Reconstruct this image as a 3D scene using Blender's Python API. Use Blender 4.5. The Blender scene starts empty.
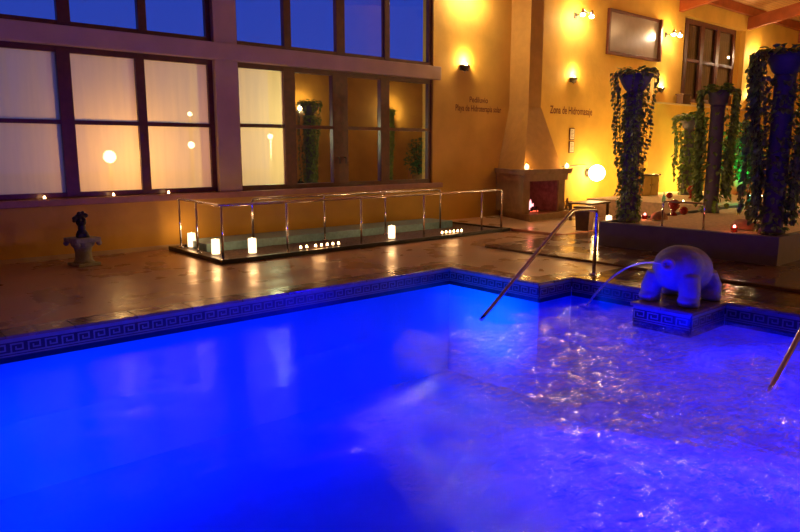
import bpy, bmesh, math, random
from mathutils import Vector, Matrix, noise, Euler
R = math.radians
PI = math.pi
sc = bpy.context.scene
C = sc.collection
random.seed(7)

# ------------------------------------------------------------------ materials
def nt(name):
    m = bpy.data.materials.new(name)
    m.use_nodes = True
    t = m.node_tree
    t.nodes.clear()
    out = t.nodes.new('ShaderNodeOutputMaterial')
    return m, t, out

def N(t, kind, **kw):
    n = t.nodes.new(kind)
    for k, v in kw.items():
        if k in n.inputs.keys():
            n.inputs[k].default_value = v
        else:
            setattr(n, k, v)
    return n

def mat(name, col, rough=0.6, metal=0.0, var=0.15, scale=6.0, bump=0.0, bscale=40.0, spec=0.5, rvar=0.0, coat=0.0):
    m, t, out = nt(name)
    b = N(t, 'ShaderNodeBsdfPrincipled')
    b.inputs['Roughness'].default_value = rough
    b.inputs['Metallic'].default_value = metal
    b.inputs['Specular IOR Level'].default_value = spec
    b.inputs['Coat Weight'].default_value = coat
    tc = N(t, 'ShaderNodeTexCoord')
    ns = N(t, 'ShaderNodeTexNoise')
    ns.inputs['Scale'].default_value = scale
    ns.inputs['Detail'].default_value = 5
    t.links.new(tc.outputs['Object'], ns.inputs['Vector'])
    cr = N(t, 'ShaderNodeValToRGB')
    cr.color_ramp.elements[0].position = 0.3
    cr.color_ramp.elements[1].position = 0.7
    cr.color_ramp.elements[0].color = (*[c * (1 - var) for c in col], 1)
    cr.color_ramp.elements[1].color = (*[min(1, c * (1 + var)) for c in col], 1)
    t.links.new(ns.outputs['Fac'], cr.inputs['Fac'])
    t.links.new(cr.outputs['Color'], b.inputs['Base Color'])
    if rvar:
        mr = N(t, 'ShaderNodeMapRange')
        mr.inputs['To Min'].default_value = max(0.02, rough - rvar)
        mr.inputs['To Max'].default_value = rough + rvar
        t.links.new(ns.outputs['Fac'], mr.inputs['Value'])
        t.links.new(mr.outputs['Result'], b.inputs['Roughness'])
    if bump:
        n2 = N(t, 'ShaderNodeTexNoise')
        n2.inputs['Scale'].default_value = bscale
        t.links.new(tc.outputs['Object'], n2.inputs['Vector'])
        bp = N(t, 'ShaderNodeBump')
        bp.inputs['Strength'].default_value = bump
        bp.inputs['Distance'].default_value = 0.02
        t.links.new(n2.outputs['Fac'], bp.inputs['Height'])
        t.links.new(bp.outputs['Normal'], b.inputs['Normal'])
    t.links.new(b.outputs['BSDF'], out.inputs['Surface'])
    return m

def emit(name, col, strength):
    m, t, out = nt(name)
    e = N(t, 'ShaderNodeEmission')
    e.inputs['Color'].default_value = (*col, 1)
    e.inputs['Strength'].default_value = strength
    t.links.new(e.outputs[0], out.inputs['Surface'])
    return m

def tilemat(name, c1, c2, mortar, w, h, rough, ms=0.006, var=0.25, rvar=0.1, rot=0.0, bump=0.25, spec=0.5):
    m, t, out = nt(name)
    b = N(t, 'ShaderNodeBsdfPrincipled')
    b.inputs['Specular IOR Level'].default_value = spec
    tc = N(t, 'ShaderNodeTexCoord')
    mp = N(t, 'ShaderNodeMapping')
    mp.inputs['Rotation'].default_value = (0, 0, rot)
    t.links.new(tc.outputs['Object'], mp.inputs['Vector'])
    br = N(t, 'ShaderNodeTexBrick')
    br.offset = 0.5
    br.inputs['Color1'].default_value = (*c1, 1)
    br.inputs['Color2'].default_value = (*c2, 1)
    br.inputs['Mortar'].default_value = (*mortar, 1)
    br.inputs['Scale'].default_value = 1
    br.inputs['Mortar Size'].default_value = ms
    br.inputs['Brick Width'].default_value = w
    br.inputs['Row Height'].default_value = h
    t.links.new(mp.outputs[0], br.inputs['Vector'])
    ns = N(t, 'ShaderNodeTexNoise')
    ns.inputs['Scale'].default_value = 1.7
    ns.inputs['Detail'].default_value = 8
    t.links.new(tc.outputs['Object'], ns.inputs['Vector'])
    mr = N(t, 'ShaderNodeMapRange')
    mr.inputs['From Min'].default_value = 0.3
    mr.inputs['From Max'].default_value = 0.7
    mr.inputs['To Min'].default_value = 1 - var
    mr.inputs['To Max'].default_value = 1 + var
    t.links.new(ns.outputs['Fac'], mr.inputs['Value'])
    mx = N(t, 'ShaderNodeVectorMath', operation='SCALE')
    t.links.new(br.outputs['Color'], mx.inputs[0])
    t.links.new(mr.outputs[0], mx.inputs['Scale'])
    t.links.new(mx.outputs[0], b.inputs['Base Color'])
    r2 = N(t, 'ShaderNodeMapRange')
    r2.inputs['From Min'].default_value = 0.35
    r2.inputs['From Max'].default_value = 0.65
    r2.inputs['To Min'].default_value = max(0.03, rough - rvar)
    r2.inputs['To Max'].default_value = rough + rvar
    t.links.new(ns.outputs['Fac'], r2.inputs['Value'])
    t.links.new(r2.outputs[0], b.inputs['Roughness'])
    n3 = N(t, 'ShaderNodeTexNoise')
    n3.inputs['Scale'].default_value = 9
    n3.inputs['Detail'].default_value = 3
    t.links.new(tc.outputs['Object'], n3.inputs['Vector'])
    bp = N(t, 'ShaderNodeBump')
    bp.inputs['Strength'].default_value = bump
    bp.inputs['Distance'].default_value = 0.02
    t.links.new(n3.outputs['Fac'], bp.inputs['Height'])
    t.links.new(bp.outputs['Normal'], b.inputs['Normal'])
    t.links.new(b.outputs[0], out.inputs['Surface'])
    return m

OCHRE = (0.66, 0.39, 0.065)
M = {}
M['ochre'] = mat('ochre_plaster', OCHRE, 0.75, var=0.12, scale=1.3, bump=0.25, bscale=7, spec=0.25)
M['beam_plaster'] = mat('tan_plaster', (0.58, 0.42, 0.22), 0.75, var=0.1, scale=2, bump=0.1, bscale=12)
M['sill'] = mat('brown_sill_stone', (0.40, 0.18, 0.10), 0.5, var=0.15, scale=5)
M['frame'] = mat('brown_window_wood', (0.12, 0.028, 0.012), 0.4, var=0.25, scale=9)
M['beamwood'] = mat('red_brown_timber', (0.33, 0.075, 0.018), 0.45, var=0.2, scale=3)
M['darkwood'] = mat('dark_brown_wood', (0.09, 0.035, 0.015), 0.5, var=0.25, scale=8)
M['floor'] = tilemat('tan_stone_tile', (0.50, 0.27, 0.13), (0.46, 0.245, 0.115), (0.40, 0.21, 0.10), 0.9, 0.9, 0.31, rvar=0.07, var=0.16, ms=.003, bump=.2)
M['palefloor'] = tilemat('pale_stone_tile', (0.66, 0.44, 0.25), (0.62, 0.41, 0.23), (0.5, 0.33, 0.2), 0.6, 0.6, 0.35, var=0.1)
M['wetfloor'] = tilemat('dark_wet_tile', (0.15, 0.065, 0.03), (0.12, 0.05, 0.022), (0.05, 0.02, 0.01), 0.6, 0.15, 0.14, rvar=0.09, var=0.35, bump=0.6)
M['deckwood'] = tilemat('brown_decking', (0.20, 0.10, 0.045), (0.17, 0.08, 0.035), (0.06, 0.025, 0.01), 2.4, 0.14, 0.25, rvar=0.1, var=0.25, rot=PI / 2)
M['salmon'] = mat('salmon_tile', (0.55, 0.19, 0.09), 0.4, var=0.1)
M['coping'] = tilemat('brown_coping_stone', (0.30, 0.17, 0.10), (0.24, 0.135, 0.08), (0.09, 0.05, 0.03), 0.6, 0.6, 0.22, rvar=0.1, var=0.3)
M['basin'] = tilemat('pale_pool_mosaic', (0.72, 0.76, 0.82), (0.70, 0.74, 0.81), (0.68, 0.72, 0.8), 0.05, 0.05, 0.6, ms=0.001, var=0.08, rvar=0.05, bump=0.05)
M['bandlight'] = mat('pale_band_tile', (0.20, 0.19, 0.20), 0.35, var=0.12, scale=9)
M['banddark'] = mat('dark_band_tile', (0.035, 0.03, 0.03), 0.3, var=0.2, scale=9)
M['planterwall'] = mat('grey_plaster', (0.17, 0.13, 0.13), 0.7, var=0.08, bump=0.1)
M['sand'] = mat('pale_sand', (0.72, 0.52, 0.30), 0.9, var=0.15, scale=14, bump=0.5, bscale=60)
M['pebble'] = mat('dark_pebbles', (0.10, 0.05, 0.03), 0.45, var=0.7, scale=28, bump=1.0, bscale=34)
M['blackedge'] = mat('black_stone', (0.012, 0.009, 0.008), 0.35, var=0.3)
M['bluegrey'] = mat('blue_grey_tile', (0.20, 0.36, 0.40), 0.35, var=0.2, scale=18)
M['chrome'] = mat('polished_steel', (0.72, 0.68, 0.66), 0.16, metal=1.0, var=0.04)
M['darkmetal'] = mat('dark_metal', (0.10, 0.085, 0.07), 0.4, metal=0.8, var=0.1)
M['stone'] = mat('fireplace_stone', (0.36, 0.22, 0.10), 0.8, var=0.18, scale=6, bump=0.3, bscale=20)
M['hood'] = mat('hood_plaster', (0.50, 0.27, 0.055), 0.8, var=0.08, bump=0.15, bscale=9)
M['soot'] = mat('sooty_brick', (0.012, 0.007, 0.006), 0.9, var=0.4)
M['brick'] = mat('firebox_brick', (0.30, 0.12, 0.09), 0.85, var=0.3, scale=10)
M['statue'] = mat('pale_fountain_stone', (0.30, 0.27, 0.26), 0.65, var=0.1, scale=12, bump=0.25, bscale=50)
M['greenstone'] = mat('weathered_pedestal_stone', (0.30, 0.30, 0.20), 0.8, var=0.25, scale=14, bump=0.3)
M['bronze'] = mat('dark_bronze', (0.02, 0.016, 0.013), 0.4, metal=0.3, var=0.3)
M['column'] = mat('grey_column_plaster', (0.16, 0.14, 0.14), 0.7, var=0.12, bump=0.2)
M['leaf'] = mat('ivy_leaf', (0.22, 0.34, 0.06), 0.42, var=0.5, scale=11)
M['leafpale'] = mat('pale_ivy_leaf', (0.20, 0.29, 0.06), 0.45, var=0.45, scale=11)
M['leafbush'] = mat('bush_leaf', (0.07, 0.22, 0.05), 0.45, var=0.4, scale=9)
M['stem'] = mat('vine_stem', (0.07, 0.05, 0.02), 0.7)
M['redglass'] = mat('deep_red_glass', (0.28, 0.012, 0.012), 0.12, var=0.2, coat=0.5)
M['darkglass'] = mat('black_glaze', (0.012, 0.012, 0.02), 0.12, var=0.2, coat=0.5)
M['terracotta'] = mat('terracotta', (0.45, 0.20, 0.09), 0.6, var=0.15)
M['tancer'] = mat('tan_ceramic', (0.62, 0.36, 0.20), 0.4, var=0.12)
M['letter'] = mat('brown_lettering_paint', (0.16, 0.035, 0.008), 0.7)
M['paper'] = mat('cream_paper', (0.75, 0.68, 0.52), 0.7, var=0.05)
M['yellowwood'] = mat('golden_wood', (0.58, 0.32, 0.05), 0.5, var=0.12)
M['panel'] = mat('grey_glossy_panel', (0.30, 0.22, 0.17), 0.30, var=0.08, spec=0.9)
M['curtain'] = mat('brown_curtain', (0.46, 0.30, 0.18), 0.9, var=0.1, scale=4)
M['wax'] = mat('white_wax', (0.8, 0.75, 0.65), 0.5)
M['tealight'] = emit('tealight_flame', (1.0, 0.62, 0.25), 22)
M['candleglow'] = emit('glowing_candle_shade', (1.0, 0.66, 0.34), 2.3)
M['bulb'] = emit('warm_bulb', (1.0, 0.68, 0.30), 150)
M['spotbulb'] = emit('spot_bulb', (1.0, 0.78, 0.5), 260)
M['globe'] = emit('lamp_globe', (1.0, 0.72, 0.30), 30)
M['streetlamp'] = emit('street_lamp', (1.0, 0.72, 0.35), 14)
M['flame'] = emit('fire_flame', (1.0, 0.34, 0.36), 2.2)
M['ember'] = emit('ember', (1.0, 0.12, 0.05), 1.5)
M['redlight'] = emit('red_candle_flame', (1.0, 0.25, 0.2), 8)
M['greenlamp'] = emit('green_lamp', (0.25, 1.0, 0.55), 5)

def pine():
    m, t, out = nt('pine_boards')
    b = N(t, 'ShaderNodeBsdfPrincipled'); b.inputs['Roughness'].default_value = 0.5
    tc = N(t, 'ShaderNodeTexCoord')
    br = N(t, 'ShaderNodeTexBrick'); br.offset = 0.5
    br.inputs['Color1'].default_value = (0.62, 0.34, 0.13, 1)
    br.inputs['Color2'].default_value = (0.55, 0.29, 0.10, 1)
    br.inputs['Mortar'].default_value = (0.25, 0.11, 0.035, 1)
    br.inputs['Scale'].default_value = 1
    br.inputs['Mortar Size'].default_value = 0.006
    br.inputs['Brick Width'].default_value = 3.0
    br.inputs['Row Height'].default_value = 0.13
    t.links.new(tc.outputs['Object'], br.inputs['Vector'])
    t.links.new(br.outputs['Color'], b.inputs['Base Color'])
    t.links.new(b.outputs[0], out.inputs['Surface'])
    return m
M['pine'] = pine()

def glass(name, gloss, tint=(0.9, 0.93, 0.95)):
    m, t, out = nt(name)
    tr = N(t, 'ShaderNodeBsdfTransparent'); tr.inputs['Color'].default_value = (*tint, 1)
    gl = N(t, 'ShaderNodeBsdfGlossy'); gl.inputs['Roughness'].default_value = 0.02
    fr = N(t, 'ShaderNodeFresnel'); fr.inputs['IOR'].default_value = 1.5
    ad = N(t, 'ShaderNodeMath', operation='MULTIPLY_ADD'); ad.inputs[1].default_value = 1.0; ad.inputs[2].default_value = gloss
    ad.use_clamp = True
    t.links.new(fr.outputs[0], ad.inputs[0])
    mx = N(t, 'ShaderNodeMixShader')
    t.links.new(ad.outputs[0], mx.inputs[0])
    t.links.new(tr.outputs[0], mx.inputs[1]); t.links.new(gl.outputs[0], mx.inputs[2])
    t.links.new(mx.outputs[0], out.inputs['Surface'])
    return m
M['glass_clear'] = glass('clear_window_glass', 0.0)
M['glass_mirror'] = glass('dark_night_window_glass', 0.42)

def fogged():
    m, t, out = nt('fogged_window_glass')
    tl = N(t, 'ShaderNodeBsdfTranslucent'); tl.inputs['Color'].default_value = (0.93, 0.68, 0.32, 1)
    tr = N(t, 'ShaderNodeBsdfTransparent')
    gl = N(t, 'ShaderNodeBsdfGlossy'); gl.inputs['Roughness'].default_value = 0.12
    tc = N(t, 'ShaderNodeTexCoord')
    mp = N(t, 'ShaderNodeMapping'); mp.inputs['Scale'].default_value = (7, 1, 0.5)
    t.links.new(tc.outputs['Object'], mp.inputs['Vector'])
    ns = N(t, 'ShaderNodeTexNoise'); ns.inputs['Scale'].default_value = 1.6; ns.inputs['Detail'].default_value = 4
    t.links.new(mp.outputs[0], ns.inputs['Vector'])
    mr = N(t, 'ShaderNodeMapRange')
    mr.inputs['From Min'].default_value = 0.35; mr.inputs['From Max'].default_value = 0.7
    mr.inputs['To Min'].default_value = 0.10; mr.inputs['To Max'].default_value = 0.18
    t.links.new(ns.outputs['Fac'], mr.inputs['Value'])
    mx = N(t, 'ShaderNodeMixShader')
    t.links.new(mr.outputs[0], mx.inputs[0]); t.links.new(tl.outputs[0], mx.inputs[1]); t.links.new(tr.outputs[0], mx.inputs[2])
    m2 = N(t, 'ShaderNodeMixShader'); m2.inputs[0].default_value = 0.015
    t.links.new(mx.outputs[0], m2.inputs[1]); t.links.new(gl.outputs[0], m2.inputs[2])
    t.links.new(m2.outputs[0], out.inputs['Surface'])
    return m
M['glass_fog'] = fogged()

def water_mat():
    m, t, out = nt('pool_water')
    tc = N(t, 'ShaderNodeTexCoord')
    # distance to the whirl zone drives ripples and foam
    sep = N(t, 'ShaderNodeVectorMath', operation='SUBTRACT'); sep.inputs[1].default_value = (5.6, 1.9, 0)
    t.links.new(tc.outputs['Object'], sep.inputs[0])
    scl = N(t, 'ShaderNodeVectorMath', operation='MULTIPLY'); scl.inputs[1].default_value = (0.34, 0.34, 0)
    t.links.new(sep.outputs[0], scl.inputs[0])
    ln = N(t, 'ShaderNodeVectorMath', operation='LENGTH')
    t.links.new(scl.outputs[0], ln.inputs[0])
    zone = N(t, 'ShaderNodeMapRange')
    zone.interpolation_type = 'SMOOTHSTEP'
    zone.inputs['From Min'].default_value = 1.10; zone.inputs['From Max'].default_value = 0.45
    nz = N(t, 'ShaderNodeTexNoise'); nz.inputs['Scale'].default_value = 1.0; nz.inputs['Detail'].default_value = 4; nz.inputs['Distortion'].default_value = .6
    t.links.new(tc.outputs['Object'], nz.inputs['Vector'])
    nm = N(t, 'ShaderNodeMath', operation='MULTIPLY_ADD'); nm.inputs[1].default_value = 1.0; 
    t.links.new(nz.outputs['Fac'], nm.inputs[0])
    sb = N(t, 'ShaderNodeMath', operation='SUBTRACT'); sb.inputs[1].default_value = .58
    t.links.new(ln.outputs['Value'], sb.inputs[0]); t.links.new(sb.outputs[0], nm.inputs[2])
    t.links.new(nm.outputs[0], zone.inputs['Value'])
    # ripples
    n1 = N(t, 'ShaderNodeTexNoise'); n1.inputs['Scale'].default_value = 13; n1.inputs['Detail'].default_value = 4; n1.inputs['Distortion'].default_value = 0.7
    n1.inputs['Roughness'].default_value = 0.6
    mpw = N(t, 'ShaderNodeMapping'); mpw.inputs['Rotation'].default_value = (0, 0, R(41)); mpw.inputs['Scale'].default_value = (.7, 1.35, 1)
    t.links.new(tc.outputs['Object'], mpw.inputs['Vector']); t.links.new(mpw.outputs[0], n1.inputs['Vector'])
    bs = N(t, 'ShaderNodeMapRange'); bs.inputs['To Min'].default_value = 0.06; bs.inputs['To Max'].default_value = 1.0
    t.links.new(zone.outputs[0], bs.inputs['Value'])
    bp = N(t, 'ShaderNodeBump'); bp.inputs['Distance'].default_value = 0.085
    t.links.new(bs.outputs[0], bp.inputs['Strength'])
    t.links.new(n1.outputs['Fac'], bp.inputs['Height'])
    tr = N(t, 'ShaderNodeBsdfTransparent'); tr.inputs['Color'].default_value = (0.06, 0.30, 1.0, 1)
    gl = N(t, 'ShaderNodeBsdfGlossy'); gl.inputs['Roughness'].default_value = 0.05
    gl.inputs['Color'].default_value = (0.9, 0.9, 0.95, 1)
    t.links.new(bp.outputs[0], gl.inputs['Normal'])
    fr = N(t, 'ShaderNodeFresnel'); fr.inputs['IOR'].default_value = 1.25
    t.links.new(bp.outputs[0], fr.inputs['Normal'])
    mx = N(t, 'ShaderNodeMixShader')
    fs = N(t, 'ShaderNodeMath', operation='MULTIPLY')
    fz = N(t, 'ShaderNodeMapRange'); fz.inputs['To Min'].default_value = 0.04; fz.inputs['To Max'].default_value = 0.6
    t.links.new(zone.outputs[0], fz.inputs['Value']); t.links.new(fz.outputs[0], fs.inputs[1])
    t.links.new(fr.outputs[0], fs.inputs[0])
    fa_ = N(t, 'ShaderNodeMath', operation='MULTIPLY_ADD'); fa_.inputs[1].default_value = .018
    t.links.new(zone.outputs[0], fa_.inputs[0]); t.links.new(fs.outputs[0], fa_.inputs[2])
    t.links.new(fa_.outputs[0], mx.inputs[0]); t.links.new(tr.outputs[0], mx.inputs[1]); t.links.new(gl.outputs[0], mx.inputs[2])
    # foam: churned air bubbles, real white scatter
    n2 = N(t, 'ShaderNodeTexNoise'); n2.inputs['Scale'].default_value = 1.1; n2.inputs['Detail'].default_value = 9; n2.inputs['Distortion'].default_value = 1.2
    n2.inputs['Roughness'].default_value = 0.62
    t.links.new(tc.outputs['Object'], n2.inputs['Vector'])
    fm = N(t, 'ShaderNodeMapRange'); fm.interpolation_type = 'SMOOTHSTEP'
    fm.inputs['From Min'].default_value = 0.46; fm.inputs['From Max'].default_value = 0.66
    t.links.new(n2.outputs['Fac'], fm.inputs['Value'])
    mu = N(t, 'ShaderNodeMath', operation='MULTIPLY')
    zp = N(t, 'ShaderNodeMath', operation='POWER'); zp.inputs[1].default_value = 2.5
    t.links.new(zone.outputs[0], zp.inputs[0])
    t.links.new(fm.outputs[0], mu.inputs[0]); t.links.new(zp.outputs[0], mu.inputs[1])
    m2_ = N(t, 'ShaderNodeMath', operation='MULTIPLY'); m2_.inputs[1].default_value = 0.30
    t.links.new(mu.outputs[0], m2_.inputs[0])
    df = N(t, 'ShaderNodeBsdfDiffuse'); df.inputs['Color'].default_value = (0.9, 0.9, 0.9, 1)
    tl = N(t, 'ShaderNodeBsdfTranslucent'); tl.inputs['Color'].default_value = (0.9, 0.9, 0.95, 1)
    t.links.new(bp.outputs[0], df.inputs['Normal'])
    fo = N(t, 'ShaderNodeMixShader'); fo.inputs[0].default_value = 0.75
    t.links.new(df.outputs[0], fo.inputs[1]); t.links.new(tl.outputs[0], fo.inputs[2])
    m3 = N(t, 'ShaderNodeMixShader')
    t.links.new(m2_.outputs[0], m3.inputs[0]); t.links.new(mx.outputs[0], m3.inputs[1]); t.links.new(fo.outputs[0], m3.inputs[2])
    t.links.new(m3.outputs[0], out.inputs['Surface'])
    return m
M['water'] = water_mat()
M['jet'] = mat('water_jet', (0.75, 0.78, 0.9), 0.1, var=0.02)
M['jet'].node_tree.nodes['Principled BSDF'].inputs['Transmission Weight'].default_value = 0.6
M['greenglass'] = mat('clear_green_glass', (0.3, 0.75, 0.55), 0.1)
M['greenglass'].node_tree.nodes['Principled BSDF'].inputs['Transmission Weight'].default_value = 0.5

# ------------------------------------------------------------------ mesh helpers
def BM():
    return bmesh.new()

def box(bm, x0, x1, y0, y1, z0, z1, bev=0.0):
    mtx = Matrix.Translation(((x0 + x1) / 2, (y0 + y1) / 2, (z0 + z1) / 2)) @ Matrix.Diagonal((abs(x1 - x0), abs(y1 - y0), abs(z1 - z0), 1))
    r = bmesh.ops.create_cube(bm, size=1.0, matrix=mtx)
    if bev:
        es = set()
        for v in r['verts']:
            es.update(v.link_edges)
        bmesh.ops.bevel(bm, geom=list(es), offset=bev, segments=2, affect='EDGES', profile=0.6)
    return bm

def prism(bm, bot, top):
    """bot / top: matching lists of points"""
    n = len(bot)
    a = [bm.verts.new(p) for p in bot]
    b = [bm.verts.new(p) for p in top]
    bm.faces.new(a[::-1]); bm.faces.new(b)
    for i in range(n):
        j = (i + 1) % n
        bm.faces.new((a[i], a[j], b[j], b[i]))
    return bm

def tube(bm, pts, r, seg=12, taper=None):
    pts = [Vector(p) for p in pts]
    rings = []
    prev = None
    for i, p in enumerate(pts):
        if i == 0: d = pts[1] - pts[0]
        elif i == len(pts) - 1: d = pts[-1] - pts[-2]
        else: d = (pts[i + 1] - pts[i]).normalized() + (pts[i] - pts[i - 1]).normalized()
        d.normalize()
        if prev is None:
            a = d.orthogonal().normalized()
        else:
            a = (prev - d * prev.dot(d)).normalized()
        prev = a
        b = d.cross(a)
        rr = r if taper is None else r * taper[i]
        rings.append([bm.verts.new(p + (a * math.cos(2 * PI * k / seg) + b * math.sin(2 * PI * k / seg)) * rr) for k in range(seg)])
    for i in range(len(rings) - 1):
        for k in range(seg):
            bm.faces.new((rings[i][k], rings[i][(k + 1) % seg], rings[i + 1][(k + 1) % seg], rings[i + 1][k]))
    bm.faces.new(rings[0][::-1]); bm.faces.new(rings[-1])
    return bm

def bend(pts, rad=0.07, n=5):
    """round the corners of a polyline"""
    pts = [Vector(p) for p in pts]
    out = [pts[0]]
    for i in range(1, len(pts) - 1):
        a = (pts[i - 1] - pts[i]); b = (pts[i + 1] - pts[i])
        ra = min(rad, a.length * 0.45, b.length * 0.45)
        p0 = pts[i] + a.normalized() * ra; p1 = pts[i] + b.normalized() * ra
        for k in range(n + 1):
            s = k / n
            out.append(p0 * (1 - s) ** 2 + pts[i] * 2 * s * (1 - s) + p1 * s ** 2)
    out.append(pts[-1])
    return out

def lathe(bm, prof, seg=24, c=(0, 0, 0), ang=2 * PI, start=0.0):
    """prof: list of (r, z); closes ends on the axis when r == 0"""
    full = abs(ang - 2 * PI) < 1e-6
    n = seg if full else seg + 1
    rings = []
    for r, z in prof:
        if r < 1e-6:
            rings.append([bm.verts.new((c[0], c[1], c[2] + z))])
        else:
            rings.append([bm.verts.new((c[0] + r * math.cos(start + ang * k / seg), c[1] + r * math.sin(start + ang * k / seg), c[2] + z)) for k in range(n)])
    for a, b in zip(rings[:-1], rings[1:]):
        for k in range(seg):
            k2 = (k + 1) % n if full else k + 1
            if len(a) == 1 and len(b) == 1: continue
            if len(a) == 1: bm.faces.new((a[0], b[k2], b[k]))
            elif len(b) == 1: bm.faces.new((a[k], a[k2], b[0]))
            else: bm.faces.new((a[k], a[k2], b[k2], b[k]))
    return bm

def ball(bm, c, r, s=(1, 1, 1), rot=None, sub=3):
    m = Matrix.Translation(c)
    if rot: m = m @ Euler(rot).to_matrix().to_4x4()
    m = m @ Matrix.Diagonal((r * s[0], r * s[1], r * s[2], 1))
    bmesh.ops.create_icosphere(bm, subdivisions=sub, radius=1, matrix=m)
    return bm

def obj(name, bm, m, parent=None, smooth=False, loc=None, recalc=True):
    if recalc:
        bmesh.ops.recalc_face_normals(bm, faces=bm.faces)
    me = bpy.data.meshes.new(name)
    bm.to_mesh(me); bm.free()
    me.materials.append(m)
    if smooth:
        me.polygons.foreach_set('use_smooth', [True] * len(me.polygons))
    o = bpy.data.objects.new(name, me)
    C.objects.link(o)
    if parent: o.parent = parent
    if loc: o.location = loc
    return o

def tag(o, label, cat, group=None, kind=None):
    o['label'] = label; o['category'] = cat
    if group: o['group'] = group
    if kind: o['kind'] = kind
    return o

def thing(name, label, cat, loc=(0, 0, 0), rz=0.0, group=None):
    o = bpy.data.objects.new(name, None); C.objects.link(o)
    o.location = loc; o.rotation_euler = (0, 0, rz)
    o.empty_display_size = 0.2
    return tag(o, label, cat, group)

def struct(name, bm, m, parent=None, smooth=False):
    o = obj(name, bm, m, parent, smooth)
    if not parent: o['kind'] = 'structure'
    return o

def dup(root, loc, rz=None, label=None, group=None, scale=None):
    r = root.copy(); C.objects.link(r); r.location = loc
    if rz is not None: r.rotation_euler = (0, 0, rz)
    if scale: r.scale = scale
    if label: r['label'] = label
    if group: r['group'] = group
    for ch in list(root.children):
        c = ch.copy(); C.objects.link(c); c.parent = r
        for g in list(ch.children):
            d = g.copy(); C.objects.link(d); d.parent = c
    return r

def light(name, kind, loc, power, col, rad=0.05, target=None, size=None, size_y=None, spot=None, blend=0.8):
    l = bpy.data.lights.new(name, kind)
    l.energy = power; l.color = col
    if kind in ('POINT', 'SPOT'): l.shadow_soft_size = rad
    if kind == 'SPOT':
        l.spot_size = R(spot); l.spot_blend = blend
    if kind == 'AREA':
        l.shape = 'RECTANGLE'; l.size = size; l.size_y = size_y
    o = bpy.data.objects.new(name, l); C.objects.link(o)
    o.location = loc
    if target is not None:
        o.rotation_euler = (Vector(target) - Vector(loc)).to_track_quat('-Z', 'Y').to_euler()
    return o

# ------------------------------------------------------------------ the room
YW = 11.55                     # window wall
XL, XR, YB = -6.0, 34.0, -6.5
ZT = 6.85
def roofz(y): return 6.55 + 0.165 * (YW - y)

bm = BM()
box(bm, XL, 10.95, YW, YW + .3, 0, .84)
box(bm, XL, .80, YW, YW + .3, .84, 5.4)
box(bm, XL, 10.95, YW, YW + .3, 5.4, ZT)
box(bm, 10.95, 22.3, YW, YW + .35, 0, ZT)
box(bm, 22.3, 26.9, YW, YW + .35, 0, 3.3)
box(bm, 22.3, 26.9, YW, YW + .35, 6.05, ZT)
box(bm, 26.9, XR, YW, YW + .35, 0, ZT)
struct('wall_back', bm, M['ochre'])
bm = BM(); box(bm, XL - .3, XL, YB, YW + .3, -2, 10); struct('wall_left', bm, M['ochre'])
bm = BM(); box(bm, XR, XR + .3, YB, YW + .3, -2, 10); struct('wall_right', bm, M['ochre'])
bm = BM(); box(bm, XL, XR, YB - .3, YB, -2, 10); struct('wall_front', bm, M['ochre'])
bm = BM()
box(bm, 19.76, XR, 11.15, YW - .002, 0, 3.12)
struct('wall_lower_step', bm, M['ochre'])
bm = BM(); box(bm, 19.72, XR, 11.11, YW - .004, 3.122, 3.17); struct('trim_3', bm, M['beam_plaster'])

# plaster pier and lintel band between lower and upper windows
bm = BM(); box(bm, 5.62, 6.06, YW - .05, YW + .3, .95, 5.4); struct('trim_1', bm, M['beam_plaster'])
bm = BM(); box(bm, XL + .01, 11.12, YW - .10, YW + .29, 3.27, 3.56, .015); struct('trim_2', bm, M['beam_plaster'])
bm = BM(); box(bm, XL + .01, 11.16, YW - .14, YW + .28, .845, .95, .012); struct('windowsill', bm, M['sill'])

# roof, sloping up away from the window wall
bm = BM()
y0, y1 = YW + .4, YB - .3
prism(bm, [(XL - .3, y0, roofz(y0) + .28), (XR + .3, y0, roofz(y0) + .28), (XR + .3, y1, roofz(y1) + .28), (XL - .3, y1, roofz(y1) + .28)],
      [(XL - .3, y0, roofz(y0) + .4), (XR + .3, y0, roofz(y0) + .4), (XR + .3, y1, roofz(y1) + .4), (XL - .3, y1, roofz(y1) + .4)])
struct('ceiling', bm, M['pine'])
k = 0
for x in (1.9, 6.9, 11.9, 16.9, 21.86, 26.98, 31.9):
    bm = BM()
    y0, y1 = YW, YB
    zb0, zb1 = roofz(y0) - .44, roofz(y1) - .44
    prism(bm, [(x, y0, zb0), (x + .22, y0, zb0), (x + .22, y1, zb1), (x, y1, zb1)],
          [(x, y0, zb0 + .42), (x + .22, y0, zb0 + .42), (x + .22, y1, zb1 + .42), (x, y1, zb1 + .42)])
    k += 1
    o = struct('ceiling_rafter', bm, M['beamwood'])
for y in (YW - .22, 9.3, 7.0, 4.7):
    bm = BM(); z = roofz(y)
    box(bm, XL, XR, y, y + .16, z - .03, z + .26)
    struct('ceiling_purlin', bm, M['beamwood'])

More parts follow.
